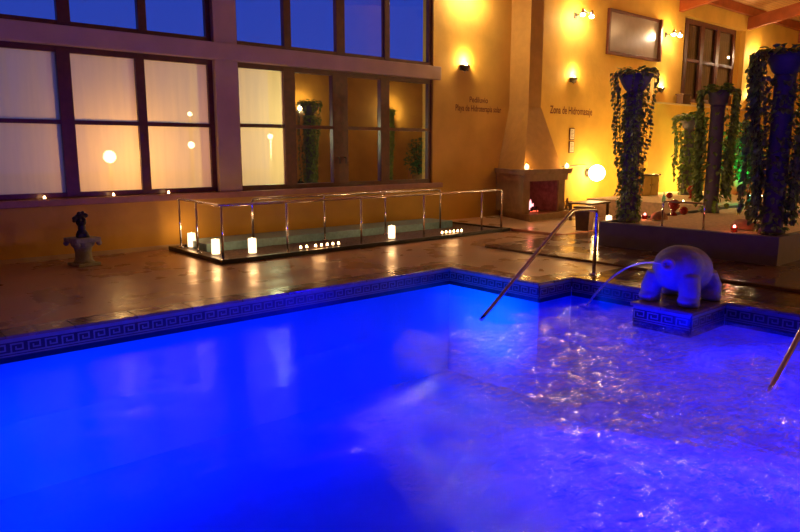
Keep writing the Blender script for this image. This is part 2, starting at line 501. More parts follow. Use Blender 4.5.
# ------------------------------------------------------------------ windows
def window(name, X0, X1, Z0, Z1, mull, transom, panes_mat, y=YW + .06, depth=.09, fw=.09, tw=.065):
    """mull: list of (x0,x1) posts;  panes_mat: material per column"""
    bm = BM()
    box(bm, X0, X1, y, y + depth, Z0, Z0 + fw); box(bm, X0, X1, y, y + depth, Z1 - fw, Z1)
    box(bm, X0, X0 + fw * .7, y, y + depth, Z0 + fw, Z1 - fw); box(bm, X1 - fw, X1, y, y + depth, Z0 + fw, Z1 - fw)
    f = struct(name, bm, M['frame'])
    cols = []
    last = X0 + fw * .7
    for a, b in mull:
        cols.append((last, a)); last = b
        bm = BM(); box(bm, a, b, y - .012, y + depth + .01, Z0 + fw * .5, Z1 - fw * .5, .006)
        obj('mullion', bm, M['frame'], f)
    cols.append((last, X1 - fw))
    for (a, b), pm in zip(cols, panes_mat):
        zs = [Z0 + fw] + ([transom - tw / 2, transom + tw / 2] if transom else []) + [Z1 - fw]
        if transom:
            bm = BM(); box(bm, a, b, y, y + depth, transom - tw / 2, transom + tw / 2); obj('transom', bm, M['frame'], f)
        for q in range(0, len(zs), 2):
            bm = BM()
            vs = [bm.verts.new(p) for p in ((a, y + .05, zs[q]), (b, y + .05, zs[q]), (b, y + .05, zs[q + 1]), (a, y + .05, zs[q + 1]))]
            bm.faces.new(vs)
            obj('pane', bm, M[pm], f)
    return f
window('window_1', .80, 5.62, .95, 3.27, [(1.93, 2.08), (3.06, 3.26), (4.26, 4.41)], 2.13, ['glass_fog'] * 4)
wB = window('window_2', 6.06, 10.95, .95, 3.27, [(7.07, 7.32), (8.20, 8.58), (9.46, 9.70)], 2.15, ['glass_fog', 'glass_mirror', 'glass_mirror', 'glass_mirror'])
bm = BM()
for x in (8.31, 8.47):
    tube(bm, bend([(x, YW + .05, 1.55), (x, YW - .02, 1.55), (x, YW - .02, 1.42)], .02), .012, 8)
obj('window_handle', bm, M['darkmetal'], wB)
window('window_3', .80, 5.62, 3.56, 5.4, [(1.93, 2.08), (3.12, 3.31), (4.35, 4.49)], None, ['glass_clear'] * 4)
window('window_4', 6.06, 10.95, 3.56, 5.4, [(7.10, 7.26), (8.32, 8.53), (9.57, 9.72)], None, ['glass_clear'] * 4)
# tall window in the niche at the far end
yn = YW + .26
window('window_5', 22.3, 26.55, 3.3, 6.05, [(22.72, 22.95), (23.85, 24.10), (25.02, 25.25)], 4.72, ['glass_clear'] * 4, y=YW + .2, depth=.08, fw=.16, tw=.1)
bm = BM(); box(bm, 26.551, 26.899, YW + .19, YW + .34, 3.3, 6.05); struct('trim_7', bm, M['ochre'])
bm = BM()
n = 120
v0 = [bm.verts.new((22.34 + 4.5 * i / n, YW + .36 + .022 * math.sin(i * 1.5), 3.35)) for i in range(n + 1)]
v1 = [bm.verts.new((22.34 + 4.5 * i / n, YW + .36 + .022 * math.sin(i * 1.5), 6.0)) for i in range(n + 1)]
for i in range(n): bm.faces.new((v0[i], v0[i + 1], v1[i + 1], v1[i]))
tag(obj('curtain', bm, M['curtain'], smooth=True), 'brown pleated curtain drawn behind the tall window at the far end', 'curtain')

# street lamps in the yard beyond the fogged windows
def street_lamp(x, y, z, r, power, label, col=(1.0, .55, .16)):
    t = thing('street_lamp', label, 'street lamp', (x, y, 0), 0)
    bm = BM(); tube(bm, [(0, 0, -.2), (0, 0, .4), (0, 0, z - r)], .045, 10, [1.8, 1, .8]); obj('pole', bm, M['darkmetal'], t, True)
    bm = BM(); ball(bm, (0, 0, z), r); obj('globe', bm, M['streetlamp'], t, True)
    light('street_lamp_light', 'POINT', (x, y - r - .06, z), power, col, .12)
    return t
street_lamp(4.12, 12.75, 1.58, .11, 34, 'globe street lamp outside the left window, brightest glow through fogged glass')
street_lamp(6.0, 13.5, 1.80, .07, 22, 'small globe lamp outside, seen in the right column of the left window')
street_lamp(6.35, 14.28, 2.46, .05, 11, 'taller small globe lamp outside the left window, above the other small one')
street_lamp(7.9, 13.6, 2.0, .06, 120, 'small globe lamp outside the second large window', (.95, 1, .5))
bm = BM(); box(bm, -30, 45, YW + .36, 60, -.3, -.12); struct('ground_outside', bm, M['palefloor'])
bm = BM(); box(bm, 9.5, 45, 16, 16.4, -.12, 4.1); struct('sky_block_wall', bm, M['soot'])  # added near-black wall, keeps the sky out of the lower panes

# ------------------------------------------------------------------ floor, pool
WZ = -0.19
X1p, X2p, Y1p, Y2p = 6.95, 7.65, 6.95, 5.32     # pool edges
XPL, YPB = -4.5, -4.5
bm = BM()
box(bm, XL, XR, Y1p, YW, -.12, 0)
box(bm, X1p, XR, Y2p, Y1p - .0, -.12, 0)
box(bm, XL, XPL, YB, Y1p, -.12, 0); box(bm, XPL, X2p, YB, YPB, -.12, 0)
struct('floor', bm, M['floor'])
bm = BM(); box(bm, X2p, XR, YB, Y2p, -.12, 0); struct('floor_wet', bm, M['wetfloor'])
bm = BM()
box(bm, 8.92, 13.4, YB + .01, 8.05, .002, .035)
struct('floor_decking', bm, M['deckwood'])
bm = BM(); box(bm, 11.3, XR - .01, 8.07, YW - .01, .002, .05); struct('floor_pale', bm, M['palefloor'])
bm = BM(); box(bm, 11.2, 11.3, 8.07, 9.36, .002, .052); box(bm, 11.2, 12.7, 8.055, 8.075, .002, .052); struct('trim_4', bm, M['salmon'])
bm = BM(); box(bm, XL + .01, 10.95, YW - .02, YW, 0, .07); struct('baseboard_back', bm, M['beam_plaster'])

# coping, L shaped, a dark stone course round the pool
bm = BM()
cw = .30
def cop(x0, x1, y0, y1): box(bm, x0, x1, y0, y1, -.016, .016, .005)
x = XPL - cw
while x < X1p + cw - .01:
    w = min(.6, X1p + cw - x); cop(x + .003, x + w - .003, Y1p - .02, Y1p + cw); x += .6
y = Y2p + .0
while y < Y1p - .05:
    cop(X1p - .02, X1p + cw, y + .003, min(y + .6, Y1p - .022) - .003); y += .6
x = X1p + cw
while x < X2p + cw - .01:
    cop(x + .003, min(x + .5, X2p + cw) - .003, Y2p - .02, Y2p + cw); x += .5
y = YPB
while y < Y2p - .05:
    cop(X2p - .02, X2p + cw, y + .003, min(y + .6, Y2p - .022) - .003); y += .6
struct('trim_5', bm, M['coping'])

# pool shell
ZB = -1.55
bm = BM()
box(bm, XPL - .2, X2p + .2, YPB - .2, Y1p + .2, ZB - .2, ZB)
box(bm, XPL - .2, X1p, Y1p, Y1p + .2, ZB, -.122)
box(bm, X1p, X1p + .2, Y2p + .2, Y1p + .2, ZB, -.122)
box(bm, X1p, X2p + .2, Y2p, Y2p + .2, ZB, -.122)
box(bm, X2p, X2p + .2, YPB - .2, Y2p, ZB, -.122)
box(bm, XPL - .2, XPL, YPB, Y1p, ZB, -.122); box(bm, XPL, X2p, YPB - .2, YPB, ZB, -.122)
struct('pool_basin', bm, M['basin'])
# tile band with a meander (greek key) on the pool walls above the water
def key_band(name, p0, p1, nrm, ztop=-.017, zbot=-.24, unit=.145):
    """pale meander lines proud of dark tiles; p0->p1 along the wall, nrm points into the pool"""
    p0 = Vector((*p0, 0)); p1 = Vector((*p1, 0)); d = (p1 - p0); L = d.length; d.normalize(); nv = Vector((*nrm, 0))
    def slab(bm, a, b, z0, z1, t0, t1):
        c = [p0 + d * a + nv * t0, p0 + d * b + nv * t0, p0 + d * b + nv * t1, p0 + d * a + nv * t1]
        prism(bm, [v + Vector((0, 0, z0)) for v in c], [v + Vector((0, 0, z1)) for v in c])
    bm = BM(); slab(bm, 0, L, zbot, ztop, .001, .012); struct(name, bm, M['banddark'])
    bm = BM()
    slab(bm, 0, L, -.050, ztop, .012, .015)
    slab(bm, 0, L, -.182, -.172, .012, .016)
    nn = int(L / unit); u = L / nn; t = .013
    zt, zb = -.064, -.160
    h = zt - zb
    for i in range(nn):
        a = i * u + .008; b = (i + 1) * u - .008
        slab(bm, a, b - .02, zt - t, zt, .012, .017)
        slab(bm, a, a + t, zb, zt - t, .012, .017)
        slab(bm, b - .02 - t, b - .02, zb + h * .32, zt - t, .012, .017)
        slab(bm, a + .04, b - .02 - t, zb + h * .32, zb + h * .32 + t, .012, .017)
        slab(bm, a + .04, a + .04 + t, zb + h * .32 + t, zb + h * .68, .012, .017)
        slab(bm, a + t, b + .016, zb, zb + t, .012, .017)
    struct(name + '_key', bm, M['bandlight'])
key_band('pool_tile_band', (XPL, Y1p), (X1p, Y1p), (0, -1))
key_band('pool_tile_band', (X1p, Y1p - .02), (X1p, Y2p - .0), (-1, 0))
key_band('pool_tile_band', (X1p, Y2p), (X2p - .02, Y2p), (0, -1))
key_band('pool_tile_band', (X2p, Y2p - .02), (X2p, 3.95), (-1, 0))
key_band('pool_tile_band', (X2p, 3.25), (X2p, YPB), (-1, 0))
# platform that carries the fountain animal
PX0, PY0, PY1 = 6.86, 3.27, 3.93
bm = BM(); box(bm, PX0, X2p - .001, PY0, PY1, -.26, -.017); struct('fountain_platform', bm, M['banddark'])
bm = BM(); box(bm, PX0 - .03, X2p - .021, PY0 - .03, PY1 + .03, -.016, .018, .005); struct('trim_6', bm, M['coping'])
key_band('pool_tile_band', (PX0, PY1), (PX0, PY0), (-1, 0))
key_band('pool_tile_band', (PX0, PY0), (X2p - .02, PY0), (0, -1))

# water: one displaced sheet filling the L shaped basin
bm = BM()
st = .055
nx = int((X2p - XPL) / st) + 1; ny = int((Y1p - YPB) / st) + 1
xs = [XPL + (X2p - XPL) * i / nx for i in range(nx + 1)]
ys = [YPB + (Y1p - YPB) * j / ny for j in range(ny + 1)]
grid = {}
def wave(x, y):
    d = math.hypot((x - 5.6) * .34, (y - 1.9) * .34)
    k = max(0, min(1, (1.25 - d) / .5)); k = k * k * (3 - 2 * k)
    a = .003 + .030 * k
    v = noise.fractal(Vector((x * 3.1, y * 3.1, 1.7)), 1.0, 2.2, 4)
    w = noise.noise(Vector((x * 5.1 + 9, y * 5.1, 4)))
    j = .012 * math.exp(-((x - 7.25) ** 2 + (y - 4.75) ** 2) / .03)
    return WZ + a * v + a * .5 * w + j * math.sin(14 * math.hypot(x - 7.25, y - 4.75))
def inside(x, y):
    if x > X1p + .001 and y > Y2p + .001: return False
    return True
for i in range(nx):
    for j in range(ny):
        cx, cy = (xs[i] + xs[i + 1]) / 2, (ys[j] + ys[j + 1]) / 2
        if not inside(cx, cy): continue
        q = []
        for a, b in ((i, j), (i + 1, j), (i + 1, j + 1), (i, j + 1)):
            if (a, b) not in grid:
                grid[(a, b)] = bm.verts.new((xs[a], ys[b], wave(xs[a], ys[b])))
            q.append(grid[(a, b)])
        bm.faces.new(q)
tag(obj('pool_water', bm, M['water'], smooth=True), 'bright blue lit pool water, churned and foamy towards the right', 'water', kind='stuff')

# ------------------------------------------------------------------ pebble walking bed with rails
bed = thing('pebble_bed', 'long low pebble walking bed with black stone edge below the windows', 'foot bath', (0, 0, 0))
bx0, bx1, by0, by1 = 4.55, 11.18, 9.37, 11.38
bm = BM()
box(bm, bx0, bx1, by0, by0 + .1, .001, .07, .008); box(bm, bx0, bx0 + .1, by0 + .1, by1, .001, .07, .008)
box(bm, bx1 - .1, bx1, by0 + .1, by1, .001, .07, .008); box(bm, bx0 + .1, bx1 - .1, by1 - .05, by1, .001, .07, .008)
obj('stone_edge', bm, M['blackedge'], bed)
bm = BM(); nxp, nyp = 160, 28
g = [[bm.verts.new((bx0 + .1 + (bx1 - bx0 - .2) * i / nxp, by0 + .1 + 1.0 * j / nyp, .035 + .018 * abs(noise.noise(Vector((i * .9, j * .9, 3)))))) for j in range(nyp + 1)] for i in range(nxp + 1)]
for i in range(nxp):
    for j in range(nyp): bm.faces.new((g[i][j], g[i + 1][j], g[i + 1][j + 1], g[i][j + 1]))
obj('pebbles', bm, M['pebble'], bed)
bm = BM(); box(bm, bx0 + .3, 10.6, 10.52, 11.3, .002, .17, .01); obj('tiled_channel', bm, M['bluegrey'], bed)
bm = BM(); box(bm, bx0 + .1, bx0 + .3, 10.47, 11.33, .002, .04); obj('dark_base', bm, M['pebble'], bed)
bm = BM(); box(bm, 10.6, bx1 - .1, 10.47, 11.33, .002, .04); obj('dark_base', bm, M['pebble'], bed)

def flange(bm, x, y, z): lathe(bm, [(0, .022), (.02, .022), (.05, .012), (.055, 0), (0, 0)], 16, (x, y, z))
def rail(name, label, pathpts, posts, zf, zt, r=.021, group=None):
    t = thing(name, label, 'handrail', (0, 0, 0), 0, group)
    bm = BM(); tube(bm, bend(pathpts, .08), r, 12); obj('top_rail', bm, M['chrome'], t, True)
    for (x, y) in posts:
        bm = BM(); tube(bm, [(x, y, zf), (x, y, zt - r * .5)], r * .85, 12); p = obj('post', bm, M['chrome'], t, True)
        bm = BM(); flange(bm, x, y, zf); obj('foot_flange', bm, M['chrome'], p, True)
    return t
zr = .88
rail('bed_handrail', 'front steel handrail of the pebble bed, running round its left end', [(4.72, 11.28, zr), (4.60, 9.46, zr), (10.94, 9.42, zr), (10.94, 9.42, .05)],
     [(4.72, 11.24), (4.66, 10.43), (4.62, 9.46), (5.75, 9.46), (7.25, 9.45), (8.74, 9.44), (10.34, 9.43), (10.94, 9.42)], .05, zr)
rail('bed_handrail', 'rear steel handrail along the middle of the pebble bed', [(5.66, 10.42, .05), (5.66, 10.42, zr), (10.12, 10.42, zr), (10.12, 10.42, .05)],
     [(7.14, 10.42), (8.60, 10.42)], .05, zr)

# ------------------------------------------------------------------ candles
def shade_candle(x, y, z, label, r=.065, h=.235):
    t = thing('candle_lantern', label, 'candle', (x, y, z), 0, 'glowing white candle lanterns')
    bm = BM(); lathe(bm, [(0, 0), (r, 0), (r * 1.04, h * .5), (r, h), (r * .85, h), (r * .85, h * .85), (0, h * .85)], 20)
    obj('shade', bm, M['candleglow'], t, True)
    bm = BM(); lathe(bm, [(0, h * .86), (.012, h * .88), (.006, h * 1.0), (0, h * 1.05)], 8); obj('flame', bm, M['tealight'], t, True)
    light('candle_light', 'POINT', (x, y, z + h + .05), 4, (1, .5, .18), .05)
    return t
shade_candle(4.86, 11.12, .06, 'glowing candle lantern at the far left corner of the pebble bed')
shade_candle(4.80, 10.08, .06, 'glowing candle lantern between the two left posts of the pebble bed')
shade_candle(5.30, 9.80, .06, 'glowing candle lantern just left of the second front post')
shade_candle(8.20, 9.75, .06, 'glowing candle lantern towards the right, left of the fourth front post')

tl0 = None
def tealight(x, y, z, label, group='tea lights'):
    global tl0
    if tl0 is None:
        tl0 = thing('tea_light', label, 'candle', (x, y, z), 0, group)
        bm = BM(); lathe(bm, [(0, 0), (.024, 0), (.026, .018), (.023, .018), (.023, .012), (0, .012)], 14); obj('cup', bm, M['wax'], tl0, True)
        bm = BM(); ball(bm, (0, 0, .03), .017, (1, 1, 1.5), sub=2); obj('flame', bm, M['tealight'], tl0, True)
        return tl0
    return dup(tl0, (x, y, z), None, label, group)
for i, x in enumerate((2.70, 3.73, 4.65)):
    w = ('left', 'middle', 'right')[i]
    tealight(x, YW - .07, .951, f'tea light burning on the left window sill, {w} of three', 'tea lights on the window sill')
for i in range(7):
    tealight(6.14 + .12 * i + (.06 if i > 1 else 0), 9.68, .056, 'tea light in the left row on the pebbles', 'left row of tea lights on the pebble bed')
for i in range(6):
    tealight(9.40 + .11 * i, 9.62, .056, 'tea light in the right row on the pebbles', 'right row of tea lights on the pebble bed')
light('tealight_glow', 'POINT', (6.5, 9.68, .2), 2.0, (1, .5, .18), .12)
light('tealight_glow', 'POINT', (9.7, 9.62, .2), 2.0, (1, .5, .18), .12)

# ------------------------------------------------------------------ torso on pedestal
ped = thing('pedestal', 'short weathered stone pedestal against the wall under the left window', 'pedestal', (2.98, 10.70, 0), R(12))
bm = BM(); box(bm, -.17, .17, -.17, .17, 0, .045, .008); obj('base', bm, M['greenstone'], ped)
bm = BM(); lathe(bm, [(0, .045), (.15, .045), (.135, .08), (.12, .11), (.115, .20), (.125, .26), (.15, .29), (0, .29)], 24)
obj('shaft', bm, M['greenstone'], ped, True)
bm = BM(); box(bm, -.19, .19, -.19, .19, .35, .42, .012); lathe(bm, [(0, .285), (.145, .285), (.16, .30), (.17, .352), (0, .352)], 24)
for sx in (-1, 1):
    for sy in (-1, 1): ball(bm, (sx * .165, sy * .165, .335), .042, sub=2)
obj('capital', bm, M['greenstone'], ped)

def remeshed(name, bm, m, parent=None, voxel=.02, smooth_it=6, loc=None):
    o = obj(name, bm, m, parent, True, loc)
    md = o.modifiers.new('r', 'REMESH'); md.mode = 'VOXEL'; md.voxel_size = voxel; md.use_smooth_shade = True
    s = o.modifiers.new('s', 'SMOOTH'); s.iterations = smooth_it; s.factor = .5
    return o
bm = BM()
ball(bm, (0, 0, .06), .075, (1, .8, .9)); ball(bm, (-.035, -.01, .03), .055, (1, 1, 1.2)); ball(bm, (.04, -.01, .03), .055, (1, 1, 1.2))
ball(bm, (.005, 0, .14), .058, (1, .8, 1.2)); ball(bm, (.0, 0, .235), .078, (1.0, .72, 1.1)); ball(bm, (-.01, 0, .30), .07, (1.25, .7, .7))
ball(bm, (-.085, -.02, .285), .035, (1.2, 1, 1.1)); ball(bm, (.07, 0, .32), .035, (1.1, 1, 1.0)); ball(bm, (-.02, 0, .355), .032, (1, 1, 1))
ball(bm, (-.03, -.045, .265), .03); ball(bm, (.03, -.045, .265), .03); ball(bm, (-.105, -.04, .25), .026); ball(bm, (.035, 0, .365), .026)
box(bm, -.08, .09, -.06, .06, 0, .02)
tag(remeshed('torso_statue', bm, M['bronze'], None, .009, 3, (2.98, 10.70, .421)), 'dark headless torso sculpture standing on the small stone pedestal', 'sculpture')

# ------------------------------------------------------------------ fireplace
fp = thing('fireplace', 'stone fireplace with tapering plaster hood against the ochre wall', 'fireplace', (0, 0, 0))
Yb = YW - .003
def quad_prism(bm, b4, z0, t4, z1):
    prism(bm, [(*p, z0) for p in b4], [(*p, z1) for p in t4])
bm = BM()
fpz = .051
hb = [(12.60, 9.98), (15.0, 10.2), (15.0, Yb), (13.30, Yb)]
quad_prism(bm, hb, fpz, hb, .20); obj('hearth', bm, M['stone'], fp)
# surround: jambs, back, lintel in a trapezoid plan
bm = BM()
zf = .205
quad_prism(bm, [(12.62, 10.22), (12.86, 10.22), (13.30, Yb), (13.18, Yb)], zf, [(12.62, 10.22), (12.86, 10.22), (13.30, Yb), (13.18, Yb)], .97)
quad_prism(bm, [(13.98, 10.22), (14.24, 10.22), (14.24, Yb), (13.98, Yb)], zf, [(13.98, 10.22), (14.24, 10.22), (14.24, Yb), (13.98, Yb)], .97)
quad_prism(bm, [(12.58, 10.17), (14.28, 10.17), (14.28, Yb), (13.16, Yb)], .97, [(12.58, 10.17), (14.28, 10.17), (14.28, Yb), (13.16, Yb)], 1.13)
obj('surround', bm, M['stone'], fp)
bm = BM()
quad_prism(bm, [(12.52, 10.12), (14.34, 10.12), (14.34, Yb), (13.12, Yb)], 1.13, [(12.50, 10.09), (14.38, 10.09), (14.38, Yb), (13.10, Yb)], 1.25)
obj('mantel', bm, M['stone'], fp)
bm = BM(); quad_prism(bm, [(13.31, 11.2), (13.97, 11.2), (13.97, 11.24), (13.31, 11.24)], .206, [(13.31, 11.2), (13.97, 11.2), (13.97, 11.24), (13.31, 11.24)], .969)
quad_prism(bm, [(12.862, 10.26), (12.885, 10.26), (13.25, 11.2), (13.22, 11.2)], .206, [(12.862, 10.26), (12.885, 10.26), (13.25, 11.2), (13.22, 11.2)], .969)
obj('firebox_back', bm, M['soot'], fp)
bm = BM(); box(bm, 13.955, 13.979, 10.26, 11.2, .206, .969); obj('firebox_side', bm, M['brick'], fp)
bm = BM()
quad_prism(bm, [(12.66, 10.24), (14.12, 10.24), (14.12, Yb), (13.22, Yb)], 1.25, [(13.56, 10.90), (14.05, 10.90), (14.05, Yb), (13.60, Yb)], 2.76)
obj('hood', bm, M['hood'], fp)
bm = BM()
quad_prism(bm, [(13.56, 10.90), (14.05, 10.90), (14.05, Yb), (13.60, Yb)], 2.76, [(13.56, 10.90), (14.05, 10.90), (14.05, Yb), (13.60, Yb)], 7.2)
obj('flue', bm, M['hood'], fp)
fire = thing('log_fire', 'small pinkish fire of burning logs inside the fireplace', 'fire', (13.25, 10.5, .206))
bm = BM()
for q in range(4):
    a = R(20 + q * 47)
    tube(bm, [(-.2 * math.cos(a), -.12 * math.sin(a), .04 + .02 * q), (.2 * math.cos(a), .12 * math.sin(a), .05 + .02 * q)], .035, 8)
obj('logs', bm, M['soot'], fire)
bm = BM()
for q in range(9):
    a = random.uniform(0, 6.28); rr = random.uniform(0, .12); h = random.uniform(.13, .26)
    x, y = rr * math.cos(a) * 1.4, rr * math.sin(a) * .7
    tube(bm, [(x, y, .07), (x + .3 * x, y, .07 + h * .4), (x + .7 * x + random.uniform(-.02, .02), y, .07 + h * .8), (x + .9 * x, y, .07 + h)], .035, 8, [.7, 1, .5, .05])
obj('flames', bm, M['flame'], fire, True)
bm = BM()
for q in range(14): ball(bm, (random.uniform(-.2, .2), random.uniform(-.1, .1), .02), .022, sub=1)
e_ = obj('embers', bm, M['ember'], fire); e_['kind'] = 'stuff'
light('fire_light', 'POINT', (13.2, 10.5, .45), 2.5, (1, .14, .07), .1)

# things round the fireplace
def mantel_light(x, y, z, label):
    t = thing('candle_glass', label, 'candle', (x, y, z))
    bm = BM(); lathe(bm, [(0, 0), (.03, 0), (.052, .03), (.055, .07), (.045, .10), (.04, .10), (0, .03)], 18); obj('cup', bm, M['candleglow'], t, True)
    bm = BM(); ball(bm, (0, 0, .09), .022, (1, 1, 1.7), sub=2); obj('flame', bm, M['tealight'], t, True)
    light('mantel_candle_light', 'POINT', (x, y - .04, z + .17), 7, (1, .5, .15), .04)
mantel_light(12.66, 10.17, 1.252, 'lit candle glass on the left corner of the mantel')
mantel_light(14.26, 10.2, 1.252, 'lit round candle glass on the right corner of the mantel')
ts = thing('fireplace_tool_stand', 'dark metal fireplace tool stand to the right of the hearth opening', 'tool stand', (14.70, 10.68, .205))
bm = BM(); lathe(bm, [(0, 0), (.11, 0), (.11, .015), (.02, .025), (0, .025)], 16); obj('base', bm, M['darkmetal'], ts, True)
bm = BM(); tube(bm, [(0, 0, .02), (0, 0, .62)], .011, 8); ball(bm, (0, 0, .635), .022, sub=2); tube(bm, [(-.09, 0, .55), (.09, 0, .55)], .007, 6); obj('stand_pole', bm, M['darkmetal'], ts, True)
bm = BM(); tube(bm, [(-.085, 0, .55), (-.085, 0, .16)], .006, 6); box(bm, -.125, -.045, -.006, .006, .05, .17); obj('shovel', bm, M['darkmetal'], ts)
bm = BM(); tube(bm, [(.085, 0, .55), (.085, 0, .06)], .006, 6); obj('poker', bm, M['darkmetal'], ts)
wb = thing('log_basket', 'small dark wire log basket beside the fireplace tools', 'basket', (14.58, 10.36, .205))
bm = BM()
for k in range(14):
    a = 2 * PI * k / 14
    tube(bm, [(.09 * math.cos(a), .09 * math.sin(a), .006), (.13 * math.cos(a), .13 * math.sin(a), .2)], .004, 5)
for z, r in ((.006, .09), (.1, .11), (.2, .13)):
    tube(bm, [(r * math.cos(2 * PI * k / 20), r * math.sin(2 * PI * k / 20), z) for k in range(21)], .006, 5)
obj('wire_cage', bm, M['darkmetal'], wb)
bm = BM(); tube(bm, [(-.06, 0, .03), (.02, .02, .28)], .03, 8); tube(bm, [(.05, -.03, .03), (-.01, .03, .25)], .028, 8); obj('logs', bm, M['stone'], wb)
bm = BM()
tube(bm, [(14.36 + .22 * k, YW - .02, 1.28 - .035 * math.sin(k / 12 * PI)) for k in range(13)], .012, 6)
tag(obj('hanging_rope', bm, M['darkmetal'], smooth=True), 'thin dark rope along the wall right of the mantel', 'rope')

# ------------------------------------------------------------------ wall sconces and spots
s0 = None
def sconce(x, label, y=YW, rz=0.0, z=3.55, power=26):
    global s0
    if s0 is None:
        s0 = thing('wall_sconce', label, 'wall lamp', (x, y, z), rz, 'half-bowl uplight sconces')
        bm = BM(); lathe(bm, [(.02, -.02), (.07, 0), (.115, .05), (.15, .11), (.145, .11), (.10, .05), (.05, .015), (.02, .012)], 18, (0, 0, 0), PI, PI)
        box(bm, -.15, .15, -.004, -.001, -.01, .11)
        obj('bowl', bm, M['darkmetal'], s0)
        bm = BM(); lathe(bm, [(0, -.07), (.018, -.06), (.028, -.02), (0, -.01)], 10, (0, -.03, 0)); obj('finial', bm, M['chrome'], s0, True)
        bm = BM(); ball(bm, (0, -.06, .11), .035, (1, .8, 1.3), sub=2); obj('bulb', bm, M['bulb'], s0, True)
        t = s0
    else:
        t = dup(s0, (x, y, z), rz, label)
    dy = -math.cos(rz); 
    light('sconce_light', 'POINT', (x, y + dy * .13, z + .22), power, (1, .66, .27), .04)
    return t
sconce(11.95, 'uplight wall sconce nearest the big windows, above the lettering')
sconce(16.25, 'uplight wall sconce right of the chimney, above the second lettering')
sconce(21.0, 'uplight wall sconce right of the framed panel, left of the niche')
sconce(27.5, 'uplight wall sconce right of the tall niche window')
for x in (19, 25, 31):
    t = sconce(x, 'uplight wall sconce on the wall opposite the windows', YB, PI, power=330)
    t['group'] = 'sconces opposite'

sp0 = None
def spots(x, label, power=36):
    global sp0
    z = 5.30
    if sp0 is None:
        sp0 = thing('wall_spotlight', label, 'spotlight', (x, YW, z), 0, 'twin spotlights high on the wall')
        bm = BM(); box(bm, -.06, .06, -.03, -.002, -.08, .08, .006); obj('bracket', bm, M['darkmetal'], sp0)
        bm = BM(); tube(bm, [(0, -.03, 0), (0, -.38, .03)], .014, 8); tube(bm, [(-.2, -.38, .03), (.2, -.38, .03)], .014, 8); obj('arm', bm, M['darkmetal'], sp0, True)
        for sx in (-1, 1):
            bm = BM()
            lathe(bm, [(0, .1), (.03, .1), (.05, .04), (.065, -.03), (.06, -.03), (0, -.005)], 14, (sx * .2, -.38, 0)); h = obj('lamp_head', bm, M['chrome'], sp0, True)
            bm = BM(); lathe(bm, [(0, -.10), (.05, -.08), (.058, -.035), (.045, -.012), (0, -.012)], 12, (sx * .2, -.38, 0)); obj('bulb', bm, M['spotbulb'], h, True)
        t = sp0
    else:
        t = dup(sp0, (x, YW, z), 0, label)
    for sx in (-1, 1):
        light('spot_light', 'SPOT', (x + sx * .2, YW - .38, z - .07), power, (1, .67, .29), .03, (x + sx * .28, YW, z - .75), spot=115)
    light('spot_spill', 'POINT', (x, YW - .38, z + .12), 30, (1, .62, .22), .04)
    return t
spots(11.95, 'twin spotlight above the sconce nearest the big windows')
spots(16.25, 'twin spotlight high above the sconce right of the chimney')
spots(21.1, 'twin spotlight beside the right edge of the framed panel')
spots(27.8, 'twin spotlight above the sconce right of the niche window')

# framed glossy panel high on the wall
fr = thing('framed_panel', 'large wood-framed grey glossy panel hung high on the ochre wall', 'picture frame', (0, 0, 0))
bm = BM(); box(bm, 17.86, 20.54, YW - .06, YW - .03, 4.52, 5.60); obj('panel', bm, M['panel'], fr)
bm = BM()
box(bm, 17.78, 20.62, YW - .09, YW - .003, 5.60, 5.69, .008); box(bm, 17.78, 20.62, YW - .09, YW - .003, 4.43, 4.52, .008)
box(bm, 17.78, 17.86, YW - .09, YW - .003, 4.52, 5.60); box(bm, 20.54, 20.64, YW - .16, YW - .003, 4.43, 5.69)
obj('frame', bm, M['frame'], fr)

# notices
nb = thing('wall_notice', 'pair of small framed cream notices under the lettering right of the chimney', 'notice', (16.30, YW, 1.62))
for z in (0, .36):
    bm = BM(); box(bm, -.11, .11, -.025, -.002, z, z + .32); f = obj('frame', bm, M['frame'], nb)
    bm = BM(); box(bm, -.09, .09, -.030, -.0255, z + .02, z + .30); obj('paper', bm, M['paper'], f)
    bm = BM()
    for q in range(6): box(bm, -.07, .07 - .02 * (q % 3), -.0315, -.0301, z + .06 + q * .038, z + .07 + q * .038)
    obj('printed_lines', bm, M['letter'], f)

# lettering painted on the wall
def lettering(txt, x0, x1, z, h, label, shear=.0):
    cu = bpy.data.curves.new('t', 'FONT'); cu.body = txt; cu.size = 1; cu.extrude = .0; cu.offset = .012
    to = bpy.data.objects.new('t', cu); C.objects.link(to)
    bpy.context.view_layer.update()
    me = bpy.data.meshes.new_from_object(to.evaluated_get(bpy.context.evaluated_depsgraph_get()))
    xs_ = [v.co.x for v in me.vertices]; a, b = min(xs_), max(xs_)
    ys_ = [v.co.y for v in me.vertices]; hh = max(ys_)
    for v in me.vertices:
        x, y = v.co.x, v.co.y
        v.co = (x0 + (x - a) / (b - a) * (x1 - x0), YW - .004, z + y / hh * h)
    bpy.data.objects.remove(to)
    me.materials.append(M['letter'])
    o = bpy.data.objects.new('wall_lettering', me); C.objects.link(o)
    tag(o, label, 'lettering')
lettering('Pediluvio', 12.15, 12.80, 2.83, .13, 'upper short line of dark painted lettering under the first sconce')
lettering('Playa de Hidroterapia solar', 11.68, 13.30, 2.62, .14, 'lower long line of dark painted lettering under the first sconce')
lettering('Zona de Hidromasaje', 15.28, 17.25, 2.68, .20, 'dark painted lettering on the wall right of the chimney')

